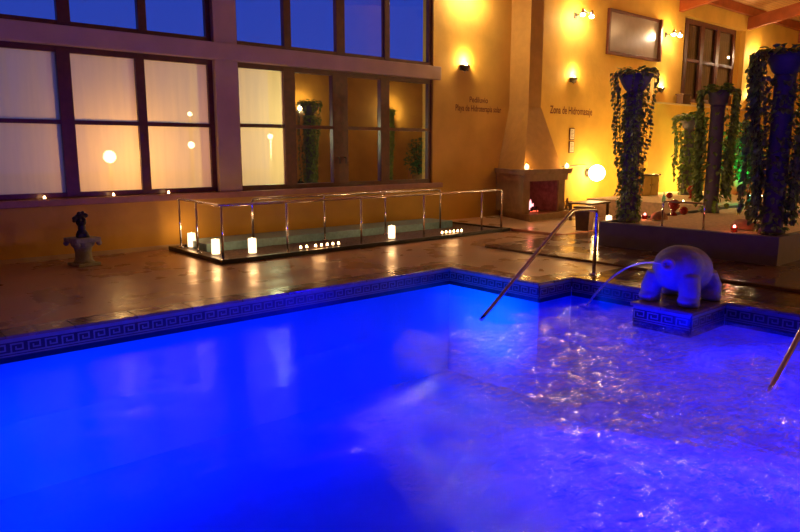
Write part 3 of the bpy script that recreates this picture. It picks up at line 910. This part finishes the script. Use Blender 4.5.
# ------------------------------------------------------------------ planter, sand, columns with ivy
pl = thing('raised_planter', 'low grey plastered raised bed filled with pale sand behind the fountain', 'planter', (0, 0, 0))
PZ = .455
bm = BM()
x0, x1, y0, y1 = 10.5, 20.0, 3.80, 6.78
box(bm, x0, x0 + .12, y0, y1, .036, PZ); box(bm, x0 + .12, x1, y0, y0 + .12, .036, PZ); box(bm, x0 + .12, x1, y1 - .05, y1, .036, PZ); box(bm, x1 - .12, x1, y0 + .12, y1 - .12, .036, PZ)
obj('wall', bm, M['planterwall'], pl)
bm = BM()
nxp, nyp = 90, 30
g = [[bm.verts.new((x0 + .12 + (x1 - x0 - .24) * i / nxp, y0 + .12 + (y1 - y0 - .24) * j / nyp, .425 + .02 * noise.noise(Vector((i * .35, j * .35, 0))))) for j in range(nyp + 1)] for i in range(nxp + 1)]
for i in range(nxp):
    for j in range(nyp): bm.faces.new((g[i][j], g[i + 1][j], g[i + 1][j + 1], g[i][j + 1]))
s = obj('sand', bm, M['sand'], pl, True); s['kind'] = 'stuff'
bm = BM(); box(bm, 14.8, 20.0, 6.79, 9.95, .051, .50, .012)
tag(obj('stone_ledge', bm, M['sand']), 'long pale stone ledge between the sand bed and the far wall', 'ledge')

def leaf(bm, p, size, az, tilt, roll):
    mtx = Matrix.Translation(p) @ Euler((tilt, roll, az)).to_matrix().to_4x4()
    w = size * .42
    pts = [(0, 0, 0), (w * .9, size * .22, size * .07), (w * .75, size * .62, size * .04), (0, size, -size * .08), (-w * .75, size * .62, size * .04), (-w * .9, size * .22, size * .07), (0, size * .5, -size * .03)]
    v = [bm.verts.new(mtx @ Vector(q)) for q in pts]
    for a, b in ((0, 1), (1, 2), (2, 3), (3, 4), (4, 5), (5, 0)):
        bm.faces.new((v[a], v[b], v[6]))

def ivy_column(x, y, z, H, rs, rb, strands, label, lm='leaf', lsize=.10, seed=1, shaft_leaves=420, hang=(.5, .95), spread=1.0, rot=0.0, sides=(0.0, 6.283)):
    rnd = random.Random(seed)
    t = thing('ivy_column', label, 'planted column', (x, y, z), rot)
    bm = BM(); lathe(bm, [(0, 0), (rs * 1.25, 0), (rs * 1.25, .08), (rs, .12), (rs * .96, H - .42), (rs * 1.05, H - .36), (0, H - .36)], 22)
    obj('shaft', bm, M['column'], t, True)
    bm = BM(); zb = H - .36
    lathe(bm, [(0, zb), (rs * .9, zb), (rs * 1.3, zb + .06), (rb * .8, zb + .16), (rb, zb + .30), (rb * .93, zb + .30), (rb * .75, zb + .2), (0, zb + .2)], 28)
    obj('bowl', bm, M['column'], t, True)
    bm = BM(); st_ = BM()
    # crown of leaves on the rim
    for k in range(int(230 * rb / .3)):
        a = rnd.uniform(0, 2 * PI); r = rb * math.sqrt(rnd.uniform(.1, 1.25)); zz = zb + .28 + rnd.uniform(-.02, .14) * (1.2 - .4 * r / rb)
        leaf(bm, (r * math.cos(a), r * math.sin(a), zz), lsize * rnd.uniform(.7, 1.2), a - PI / 2 + rnd.uniform(-.8, .8), rnd.uniform(-.9, .5), rnd.uniform(-.5, .5))
    # hanging strands
    for s_ in range(strands):
        sd = sides if not isinstance(sides[0], tuple) else sides[s_ % len(sides)]
        a = rnd.uniform(*sd); L = (H - .1) * rnd.uniform(*hang)
        r0 = rb * rnd.uniform(.92, 1.1) * spread; r1 = rnd.uniform(rs + .04, r0)
        pts = []
        n = max(4, int(L / .07)); ph = rnd.uniform(0, 6)
        for q in range(n):
            f = q / n
            rr = r0 + (r1 - r0) * min(1, f * 1.2) + .02 * math.sin(q * .5 + ph)
            aa = a + .12 * math.sin(q * .23 + ph)
            zz = zb + .32 - f * L
            if zz < .02: break
            pts.append((rr * math.cos(aa), rr * math.sin(aa), zz))
            for w in range(2 if rnd.random() < .75 else 1):
                az = aa - PI / 2 + rnd.uniform(-1.3, 1.3)
                leaf(bm, pts[-1], lsize * rnd.uniform(.65, 1.15), az, rnd.uniform(-1.5, -.4), rnd.uniform(-.5, .5))
        if len(pts) > 2: tube(st_, pts[::3] if len(pts) > 6 else pts, .004, 4)
    # leaves climbing the shaft
    for k in range(shaft_leaves):
        a = rnd.uniform(0, 2 * PI); zz = rnd.uniform(.05, zb) ; r = rs * rnd.uniform(1.02, 1.3)
        leaf(bm, (r * math.cos(a), r * math.sin(a), zz), lsize * rnd.uniform(.6, 1.1), a - PI / 2 + rnd.uniform(-.9, .9), rnd.uniform(-1.4, -.2), rnd.uniform(-.5, .5))
    obj('ivy_leaves', bm, M[lm], t, recalc=False)
    obj('ivy_stems', st_, M['stem'], t)
    return t
ivy_column(11.05, 6.55, .43, 2.62, .14, .30, 11, 'ivy-draped column with bowl top left of the others, at the corner of the raised bed', lsize=.085, seed=3, shaft_leaves=1100, hang=(.5, .95), spread=1.2)
ivy_column(14.0, 6.44, .43, 2.50, .14, .22, 44, 'middle ivy-draped column standing further back in the sand bed', seed=5, lsize=.115, spread=1.5, shaft_leaves=120, hang=(.75, .97), sides=((1.45, 2.5), (4.6, 5.65)))
ivy_column(11.05, 4.12, .43, 2.72, .15, .30, 44, 'tall ivy-draped column at the right edge of the view, nearest of all', seed=8, lsize=.10, spread=1.45, shaft_leaves=560, hang=(.8, .97), sides=((1.2, 2.7), (4.3, 5.8), (0, 6.28)))
ivy_column(18.0, 9.0, .501, 2.1, .13, .28, 16, 'shorter pale green ivy column against the bright wall at the back', lm='leafpale', seed=11, lsize=.13, spread=1.4, shaft_leaves=420, hang=(.6, .95))

def bush(x, y, z, r, h, nleaf, label, seed, ls=.14):
    rnd = random.Random(seed)
    t = thing('potted_bush', label, 'plant', (x, y, z))
    bm = BM(); lathe(bm, [(0, 0), (.17, 0), (.24, .36), (.26, .40), (.22, .40), (.2, .34), (0, .34)], 20); obj('pot', bm, M['terracotta'], t, True)
    bm = BM(); st_ = BM()
    for k in range(12):
        a = rnd.uniform(0, 6.28); rr = r * rnd.uniform(.3, .8)
        tube(st_, [(0, 0, .33), (rr * .4 * math.cos(a), rr * .4 * math.sin(a), .33 + h * .45), (rr * math.cos(a), rr * math.sin(a), .33 + h * rnd.uniform(.7, .95))], .012, 5)
    for k in range(nleaf):
        a = rnd.uniform(0, 6.28); f = rnd.uniform(.08, 1); rr = r * math.sqrt(rnd.random()) * math.sin(PI * min(1, f * .8 + .12)) ** .6
        leaf(bm, (rr * math.cos(a), rr * math.sin(a), .36 + h * f), ls * rnd.uniform(.6, 1.2), a - PI / 2 + rnd.uniform(-.8, .8), rnd.uniform(-.9, .7), rnd.uniform(-.5, .5))
    obj('leaves', bm, M['leafbush'], t, recalc=False); obj('stems', st_, M['stem'], t)
bush(19.2, 8.1, .501, .62, 1.6, 900, 'leafy bush lit green between the middle and right ivy columns', 21)
bush(21.5, 9.2, .051, .7, 1.7, 700, 'dark leafy bush further back behind the right ivy column', 22)
bush(16.5, 5.2, .43, .5, 1.3, 600, 'dark leafy bush in the sand bed behind the right ivy column', 23, .11)
light('green_light', 'SPOT', (17.8, 7.3, .62), 260, (.06, 1, .30), .06, (19.2, 8.15, 1.55), spot=62)
light('green_light', 'POINT', (16.0, 6.45, 1.0), 8, (.08, 1, .45), .06)
light('bushes_warm', 'POINT', (18.6, 10.2, 1.2), 90, (1, .62, .15), .08)
light('bushes_warm', 'POINT', (21.6, 10.3, .8), 110, (1, .70, .20), .08)

# rail on the rim of the raised bed
t = thing('bed_rim_rail', 'low steel hoop rail standing on the front of the sand bed', 'handrail', (0, 0, 0))
bm = BM(); tube(bm, bend([(10.72, 5.72, .43), (10.72, 5.72, .86), (10.72, 5.02, .86), (10.72, 5.02, .43)], .06), .017, 10); obj('hoop', bm, M['chrome'], t, True)
for y in (5.72, 5.02):
    bm = BM(); lathe(bm, [(0, .02), (.02, .02), (.04, .008), (.04, 0), (0, 0)], 14, (10.72, y, .43)); obj('foot_flange', bm, M['chrome'], t, True)

# ornaments on the sand and ledge
def orn_ball(x, y, z, r, label, stand=False):
    t = thing('glass_ball', label, 'glass ball', (x, y, z))
    h = .0
    if stand:
        h = .10
        bm = BM(); lathe(bm, [(0, 0), (r * .7, 0), (r * .55, .03), (r * .3, .07), (r * .6, .12), (0, .12)], 18); obj('stand', bm, M['redglass'], t, True)
    bm = BM(); ball(bm, (0, 0, h + r * .98), r, (1, 1, 1)); obj('globe', bm, M['redglass'], t, True)
orn_ball(13.0, 6.50, .435, .085, 'red glass ball lying on the sand inside the steel hoop')
orn_ball(12.75, 6.58, .435, .11, 'dark red glass ball on a red foot, left of the smaller ball', True)
orn_ball(16.75, 8.2, .501, .12, 'red glass ball on the ledge under the short ivy column', True)
orn_ball(16.3, 8.55, .501, .08, 'small red glass ball at the left of the ledge')
def red_candle(x, y, z, label):
    t = thing('red_candle_glass', label, 'candle', (x, y, z))
    bm = BM(); lathe(bm, [(0, 0), (.045, 0), (.055, .05), (.05, .075), (.045, .075), (.042, .04), (0, .03)], 18); obj('cup', bm, M['redglass'], t, True)
    bm = BM(); ball(bm, (0, 0, .085), .02, (1, 1, 1.4), sub=2); obj('flame', bm, M['redlight'], t, True)
    light('red_candle_light', 'POINT', (x - .05, y, z + .16), 1.2, (1, .2, .1), .02)
red_candle(11.75, 6.62, .43, 'small red candle glass burning on the sand by the left ivy column')
red_candle(10.92, 4.62, .43, 'small red candle glass burning beside the terracotta shell dish')
def dish(x, y, z, rz, sx, label):
    t = thing('shell_dish', label, 'dish', (x, y, z), rz)
    bm = BM(); n = 20; m_ = 8
    rows = []
    for j in range(m_ + 1):
        ph = PI / 2 * j / m_
        rows.append([bm.verts.new((sx * math.cos(ph) * math.cos(PI * 2 * i / n), .16 * math.cos(ph) * math.sin(PI * 2 * i / n) * (1 + .06 * math.cos(9 * PI * 2 * i / n)), .01 + .15 * math.sin(ph))) for i in range(n)])
    for j in range(m_):
        for i in range(n): bm.faces.new((rows[j][i], rows[j][(i + 1) % n], rows[j + 1][(i + 1) % n], rows[j + 1][i]))
    bmesh.ops.remove_doubles(bm, verts=bm.verts, dist=.0005)
    obj('shell', bm, M['terracotta'], t, True)
    bm = BM(); lathe(bm, [(0, 0), (.07, 0), (.08, .012), (0, .012)], 16); obj('foot', bm, M['terracotta'], t, True)
dish(11.45, 4.72, .432, R(60), .26, 'reddish terracotta shell-shaped dish lying on the sand near the right column')
dish(11.8, 6.36, .432, R(40), .13, 'small brown shell dish on the sand right of the left ivy column')
def vase(prof, name, x, y, z, m, label):
    bm = BM(); lathe(bm, prof, 26); tag(obj(name, bm, m, None, True, (x, y, z)), label, 'vase')
vase([(0, 0), (.06, 0), (.10, .06), (.125, .16), (.11, .25), (.05, .31), (.035, .34), (.05, .36), (.04, .36), (.025, .33), (0, .33)], 'round_vase', 11.85, 4.72, .435, M['darkglass'], 'dark round-bellied vase behind the terracotta shell dish')
vase([(0, 0), (.06, 0), (.075, .08), (.06, .16), (.035, .20), (.06, .24), (.075, .32), (.05, .38), (.04, .40), (.03, .38), (0, .36)], 'gourd_vase', 11.55, 4.47, .435, M['tancer'], 'tan double-bellied vase just left of the nearest ivy column')
gl = thing('candle_holder', 'tall green glass candle holder glowing on the sand', 'candle holder', (14.6, 5.92, .435))
bm = BM(); lathe(bm, [(0, 0), (.07, 0), (.015, .03), (.012, .16), (.05, .22), (.06, .34), (.052, .34), (.04, .24), (0, .2)], 18); obj('glass', bm, M['greenglass'], gl, True)
bm = BM(); ball(bm, (0, 0, .30), .04, (1, 1, 1.2), sub=2); obj('flame', bm, M['greenlamp'], gl, True)
for i, (x, y) in enumerate(((15.2, 6.22), (15.25, 6.08))):
    t = thing('taper_candle', 'tall thin orange taper candle behind the green candle holder', 'candle', (x, y, .435), 0, 'pair of orange taper candles')
    bm = BM(); lathe(bm, [(0, 0), (.05, 0), (.05, .015), (.018, .03), (.018, .08), (0, .08)], 14); obj('holder', bm, M['darkmetal'], t, True)
    bm = BM(); lathe(bm, [(0, .08), (.013, .08), (.010, .62), (0, .63)], 10); obj('candle', bm, M['salmon'], t, True)
for i, (x, y) in enumerate(((13.3, 5.05), (14.2, 4.9), (15.1, 7.85), (15.3, 7.68), (15.5, 7.5), (18.5, 7.2), (16.3, 5.6), (17.4, 4.9))):
    z = .501 if y > 6.8 else .435
    where = ['on the sand left of the nearest ivy column', 'on the sand further behind the nearest ivy column', 'at the left end of the stone ledge', 'second from the left end of the stone ledge',
             'third from the left end of the stone ledge', 'on the ledge behind the middle ivy column', 'on the sand behind the green candle holder', 'deep among the leaves at the right'][i]
    tealight(x, y, z, 'tea light burning ' + where, 'tea lights of the sand bed')
bo = thing('glass_bottle', 'small clear greenish bottle on the ledge beside the left ivy column', 'bottle', (15.0, 8.0, .501))
bm = BM(); lathe(bm, [(0, 0), (.04, 0), (.042, .12), (.015, .17), (.013, .22), (0, .22)], 16); obj('bottle_body', bm, M['greenglass'], bo, True)
bm = BM(); lathe(bm, [(0, .22), (.016, .22), (.016, .245), (0, .245)], 12); obj('cap', bm, M['wax'], bo, True)

cab = thing('side_cabinet', 'golden wooden cabinet with dark top on the ledge behind the left ivy column', 'cabinet', (17.0, 9.62, .501), 0)
bm = BM(); box(bm, -.40, .40, -.16, .16, 0, .52, .006); obj('body', bm, M['yellowwood'], cab)
bm = BM(); box(bm, -.44, .44, -.19, .19, .521, .56, .006); obj('top', bm, M['darkwood'], cab)
for sx in (-1, 1):
    bm = BM(); box(bm, sx * .20 - .185, sx * .20 + .185, -.175, -.161, .03, .49, .004); d = obj('door', bm, M['yellowwood'], cab)
    bm = BM(); ball(bm, (sx * .06, -.185, .28), .014, sub=2); obj('knob', bm, M['darkmetal'], d)
bm = BM(); box(bm, 19.55, 20.6 - .9, YW - .03, YW - .004, .9, 2.2); 
tag(obj('wall_panel', bm, M['beam_plaster']), 'plain greyish panel on the wall behind the left ivy column', 'panel')
ph = thing('wall_planter', 'small dark brown planter box sitting on the wall ledge by the niche window', 'planter', (22.1, 11.33, 3.171))
bm = BM(); box(bm, -.28, .28, -.13, .13, 0, .06, .01); box(bm, -.25, .25, -.11, .11, .06, .30, .01); obj('box_body', bm, M['darkwood'], ph)
bm = BM(); box(bm, -.29, .29, -.14, .14, .30, .34, .008); obj('rim', bm, M['darkwood'], ph)

# stool, low table, lamp, lanterns by the sand bed
stl = thing('wooden_stool', 'dark block-shaped wooden stool left of the raised bed', 'stool', (12.15, 8.2, .051), R(15))
bm = BM(); prism(bm, [(-.13, -.13, 0), (.13, -.13, 0), (.13, .13, 0), (-.13, .13, 0)], [(-.16, -.16, .46), (.16, -.16, .46), (.16, .16, .46), (-.16, .16, .46)]); obj('body', bm, M['darkwood'], stl)
bm = BM(); box(bm, -.185, .185, -.185, .185, .461, .50, .008); obj('seat', bm, M['darkwood'], stl)
tb = thing('low_table', 'low brown wooden table between the fireplace and the left ivy column', 'table', (14.1, 9.0 + .35, .051), R(5))
bm = BM(); box(bm, -.55, .40, -.3, .3, .39, .43, .01); obj('tabletop', bm, M['darkwood'], tb)
for a, b in ((-.5, -.25), (.35, -.25), (-.5, .25), (.35, .25)):
    bm = BM(); box(bm, a - .025, a + .025, b - .025, b + .025, 0, .39); obj('leg', bm, M['darkwood'], tb)
lp = thing('globe_lamp', 'blazing round wall lamp just left of the left ivy column', 'wall lamp', (17.15, YW, 1.05))
bm = BM(); lathe(bm, [(0, 0), (.13, 0), (.13, .03), (.05, .05), (.05, .09), (0, .09)], 20)
for v in bm.verts: v.co = Vector((v.co.x, -.003 - v.co.z, v.co.y))
obj('wall_plate', bm, M['darkmetal'], lp, True)
bm = BM(); ball(bm, (0, -.32, 0), .23, (1, 1, 1)); obj('globe', bm, M['globe'], lp, True)
light('globe_lamp_light', 'POINT', (16.8, 11.0, 1.05), 36, (1, .66, .22), .15)
shade_candle(12.3, 7.72, .037, 'tall glowing lantern on the decking against the corner of the raised bed', .06, .34)
lb = thing('box_lantern', 'small square white glowing lantern near the stool, beside the taller one', 'lantern', (12.75, 7.6, .036))
bm = BM(); box(bm, -.09, .09, -.09, .09, .02, .26, .01); obj('glowing_body', bm, M['candleglow'], lb)
bm = BM(); box(bm, -.1, .1, -.1, .1, 0, .02); box(bm, -.1, .1, -.1, .1, .262, .28); obj('caps', bm, M['darkwood'], lb)
light('lantern_light', 'POINT', (12.2, 7.45, .45), 10, (1, .6, .25), .05)

for x in (20.5, 25.5): light('ceiling_fill', 'POINT', (x, 9.6, 5.6), 32, (1, .62, .28), .1)  # added fill lights without fixtures, brighten the rafters and pine boards

# ------------------------------------------------------------------ pool entry rails
def pool_rail(y, label):
    t = thing('pool_handrail', label, 'handrail', (0, y, 0), 0)
    bm = BM(); tube(bm, bend([(7.98, 0, .0), (7.99, 0, .91), (7.43, 0, .93), (5.80, 0, -.19), (5.72, 0, -.245)], .07), .024, 14)
    obj('tube', bm, M['chrome'], t, True)
    bm = BM(); lathe(bm, [(0, .03), (.026, .03), (.055, .012), (.06, .0), (0, .0)], 18, (7.98, 0, .018)); obj('foot_flange', bm, M['chrome'], t, True)
pool_rail(5.20, 'sloping steel pool handrail at the far corner, left of the fountain animal')
pool_rail(2.04, 'sloping steel pool handrail at the right edge of the view')

# ------------------------------------------------------------------ fountain animal
fa = thing('fountain_statue', 'rounded pale stone animal fountain on its tiled platform spouting water', 'fountain statue', (7.30, 3.64, .019), R(4))
bm = BM()
ball(bm, (.10, 0, .35), .30, (1.10, 1.0, .90))
ball(bm, (-.06, .0, .38), .27, (.9, 1.04, .96))
ball(bm, (.26, 0, .29), .24, (1, 1.05, 1))
ball(bm, (-.20, .02, .42), .17, (1, 1, .95)); ball(bm, (-.16, .02, .33), .18, (1, 1, 1))
ball(bm, (-.30, .0, .45), .085)
for lx, ly, ls in ((-.18, .245, 1.15), (-.20, -.20, 1.15), (.32, -.24, 1.05), (.30, .22, 1.05)):
    tube(bm, [(lx * .8, ly * .8, .30), (lx, ly, .16), (lx - .01, ly, 0.0)], .098 * ls, 14, [1.1, 1.0, 1.0])
    ball(bm, (lx - .035, ly, .06), .10 * ls, (1.02, 1, .62))
remeshed('body', bm, M['statue'], fa, .014, 4)
bm = BM()
lathe(bm, [(0, -.03), (.062, -.03), (.072, .0), (.072, .035), (.056, .045), (.036, .04), (.028, .015), (0, .01)], 22)
for v in bm.verts:
    v.co = Euler((0, R(-84), R(18))).to_matrix() @ v.co + Vector((-.365, -.015, .46))
obj('snout', bm, M['tancer'], fa, True)
# the jet
bm = BM()
p0 = Vector((6.89, 3.61, .478)); p1 = Vector((7.25, 4.80, -.23))
pts = []
for k in range(15):
    f = k / 14
    pts.append((p0.x + (p1.x - p0.x) * f, p0.y + (p1.y - p0.y) * f, p0.z + .12 * f - (.12 + p0.z - p1.z) * f * f))
tube(bm, pts, .012, 8, [.8 + .3 * math.sin(k * 1.7) * k / 14 + .4 * k / 14 for k in range(15)])
tag(obj('water_jet', bm, M['jet'], smooth=True), 'thin arc of water from the stone animal into the pool', 'water')

# ------------------------------------------------------------------ lights
BL = (0.0005, 0.006, 1.0)
def strip(loc, tgt, L, W, P): return light('pool_led', 'AREA', loc, P, BL, target=tgt, size=L, size_y=W)
PB = 32
for x in (-3, -.5, 2, 4.5):
    strip((x, Y1p - .05, -.75), (x, Y1p - 2.2, -2.2), 1.8, .25, PB)
for x in (-3, 0, 3, 6):
    strip((x, YPB + .05, -.7), (x, 0, -2.8), 2.0, .3, PB)
for y in (-3, -.8, 1.4):
    strip((X2p - .05, y, -.75), (5.4, y, -2.2), 1.6, .25, PB * 3)
for y in (-3, 0, 3, 6):
    strip((XPL + .05, y, -.7), (0, y, -2.8), 2.0, .3, PB)
uw_up = light('fountain_spot', 'SPOT', (6.0, 3.5, -.3), 190, BL, .05, (7.1, 3.6, .35), spot=62, blend=.6)
strip((6.9, 3.2, -.9), (4.5, 2.5, -1.9), 1.6, .25, PB * 3)
# underwater spots
def uw(loc, tgt, P, spot=70, col=BL): light('pool_spot', 'SPOT', loc, P, col, .08, tgt, spot=spot, blend=1.0)
uw((5.9, 6.0, -.95), (6.95, 6.1, -.55), 170, 95, (.002, .16, 1))
uw((-1.5, 4.9, -.6), (2.6, 6.95, -1.2), 620, 42, (.002, .16, 1))

# world: clear dusk sky
w = bpy.data.worlds.new('dusk'); sc.world = w; w.use_nodes = True
t = w.node_tree; bg = t.nodes['Background']
tc = t.nodes.new('ShaderNodeTexCoord'); sx = t.nodes.new('ShaderNodeSeparateXYZ'); t.links.new(tc.outputs['Generated'], sx.inputs[0])
cr = t.nodes.new('ShaderNodeValToRGB'); t.links.new(sx.outputs['Z'], cr.inputs['Fac'])
cr.color_ramp.elements[0].position = 0.0; cr.color_ramp.elements[0].color = (.020, .045, .30, 1)
cr.color_ramp.elements[1].position = .45; cr.color_ramp.elements[1].color = (.008, .028, .33, 1)
t.links.new(cr.outputs[0], bg.inputs['Color']); bg.inputs['Strength'].default_value = 1.0

# ------------------------------------------------------------------ camera
cam = bpy.data.cameras.new('camera'); co = bpy.data.objects.new('camera', cam); C.objects.link(co)
cam.sensor_width = 36; cam.lens = 680 / 800 * 36; cam.clip_end = 200; cam.clip_start = .05
p = math.atan(116 / 680); th = math.atan(800 / (680 / math.cos(p)))
co.location = (0, 0, 1.7)
d = Vector((math.cos(th) * math.cos(p), math.sin(th) * math.cos(p), -math.sin(p)))
co.rotation_euler = d.to_track_quat('-Z', 'Y').to_euler()
sc.camera = co

sc.view_settings.view_transform = 'Standard'
sc.view_settings.look = 'None'
sc.view_settings.exposure = 0.5
sc.view_settings.gamma = 1
sc.view_settings.use_curve_mapping = False
cy = sc.cycles
cy.max_bounces = 8; cy.diffuse_bounces = 4; cy.glossy_bounces = 4; cy.transparent_max_bounces = 12; cy.transmission_bounces = 6
cy.sample_clamp_indirect = 4.0
cy.sample_clamp_direct = 0.0
cy.caustics_reflective = False; cy.caustics_refractive = False
cy.use_denoising = True
try: cy.use_light_tree = True
except Exception: pass
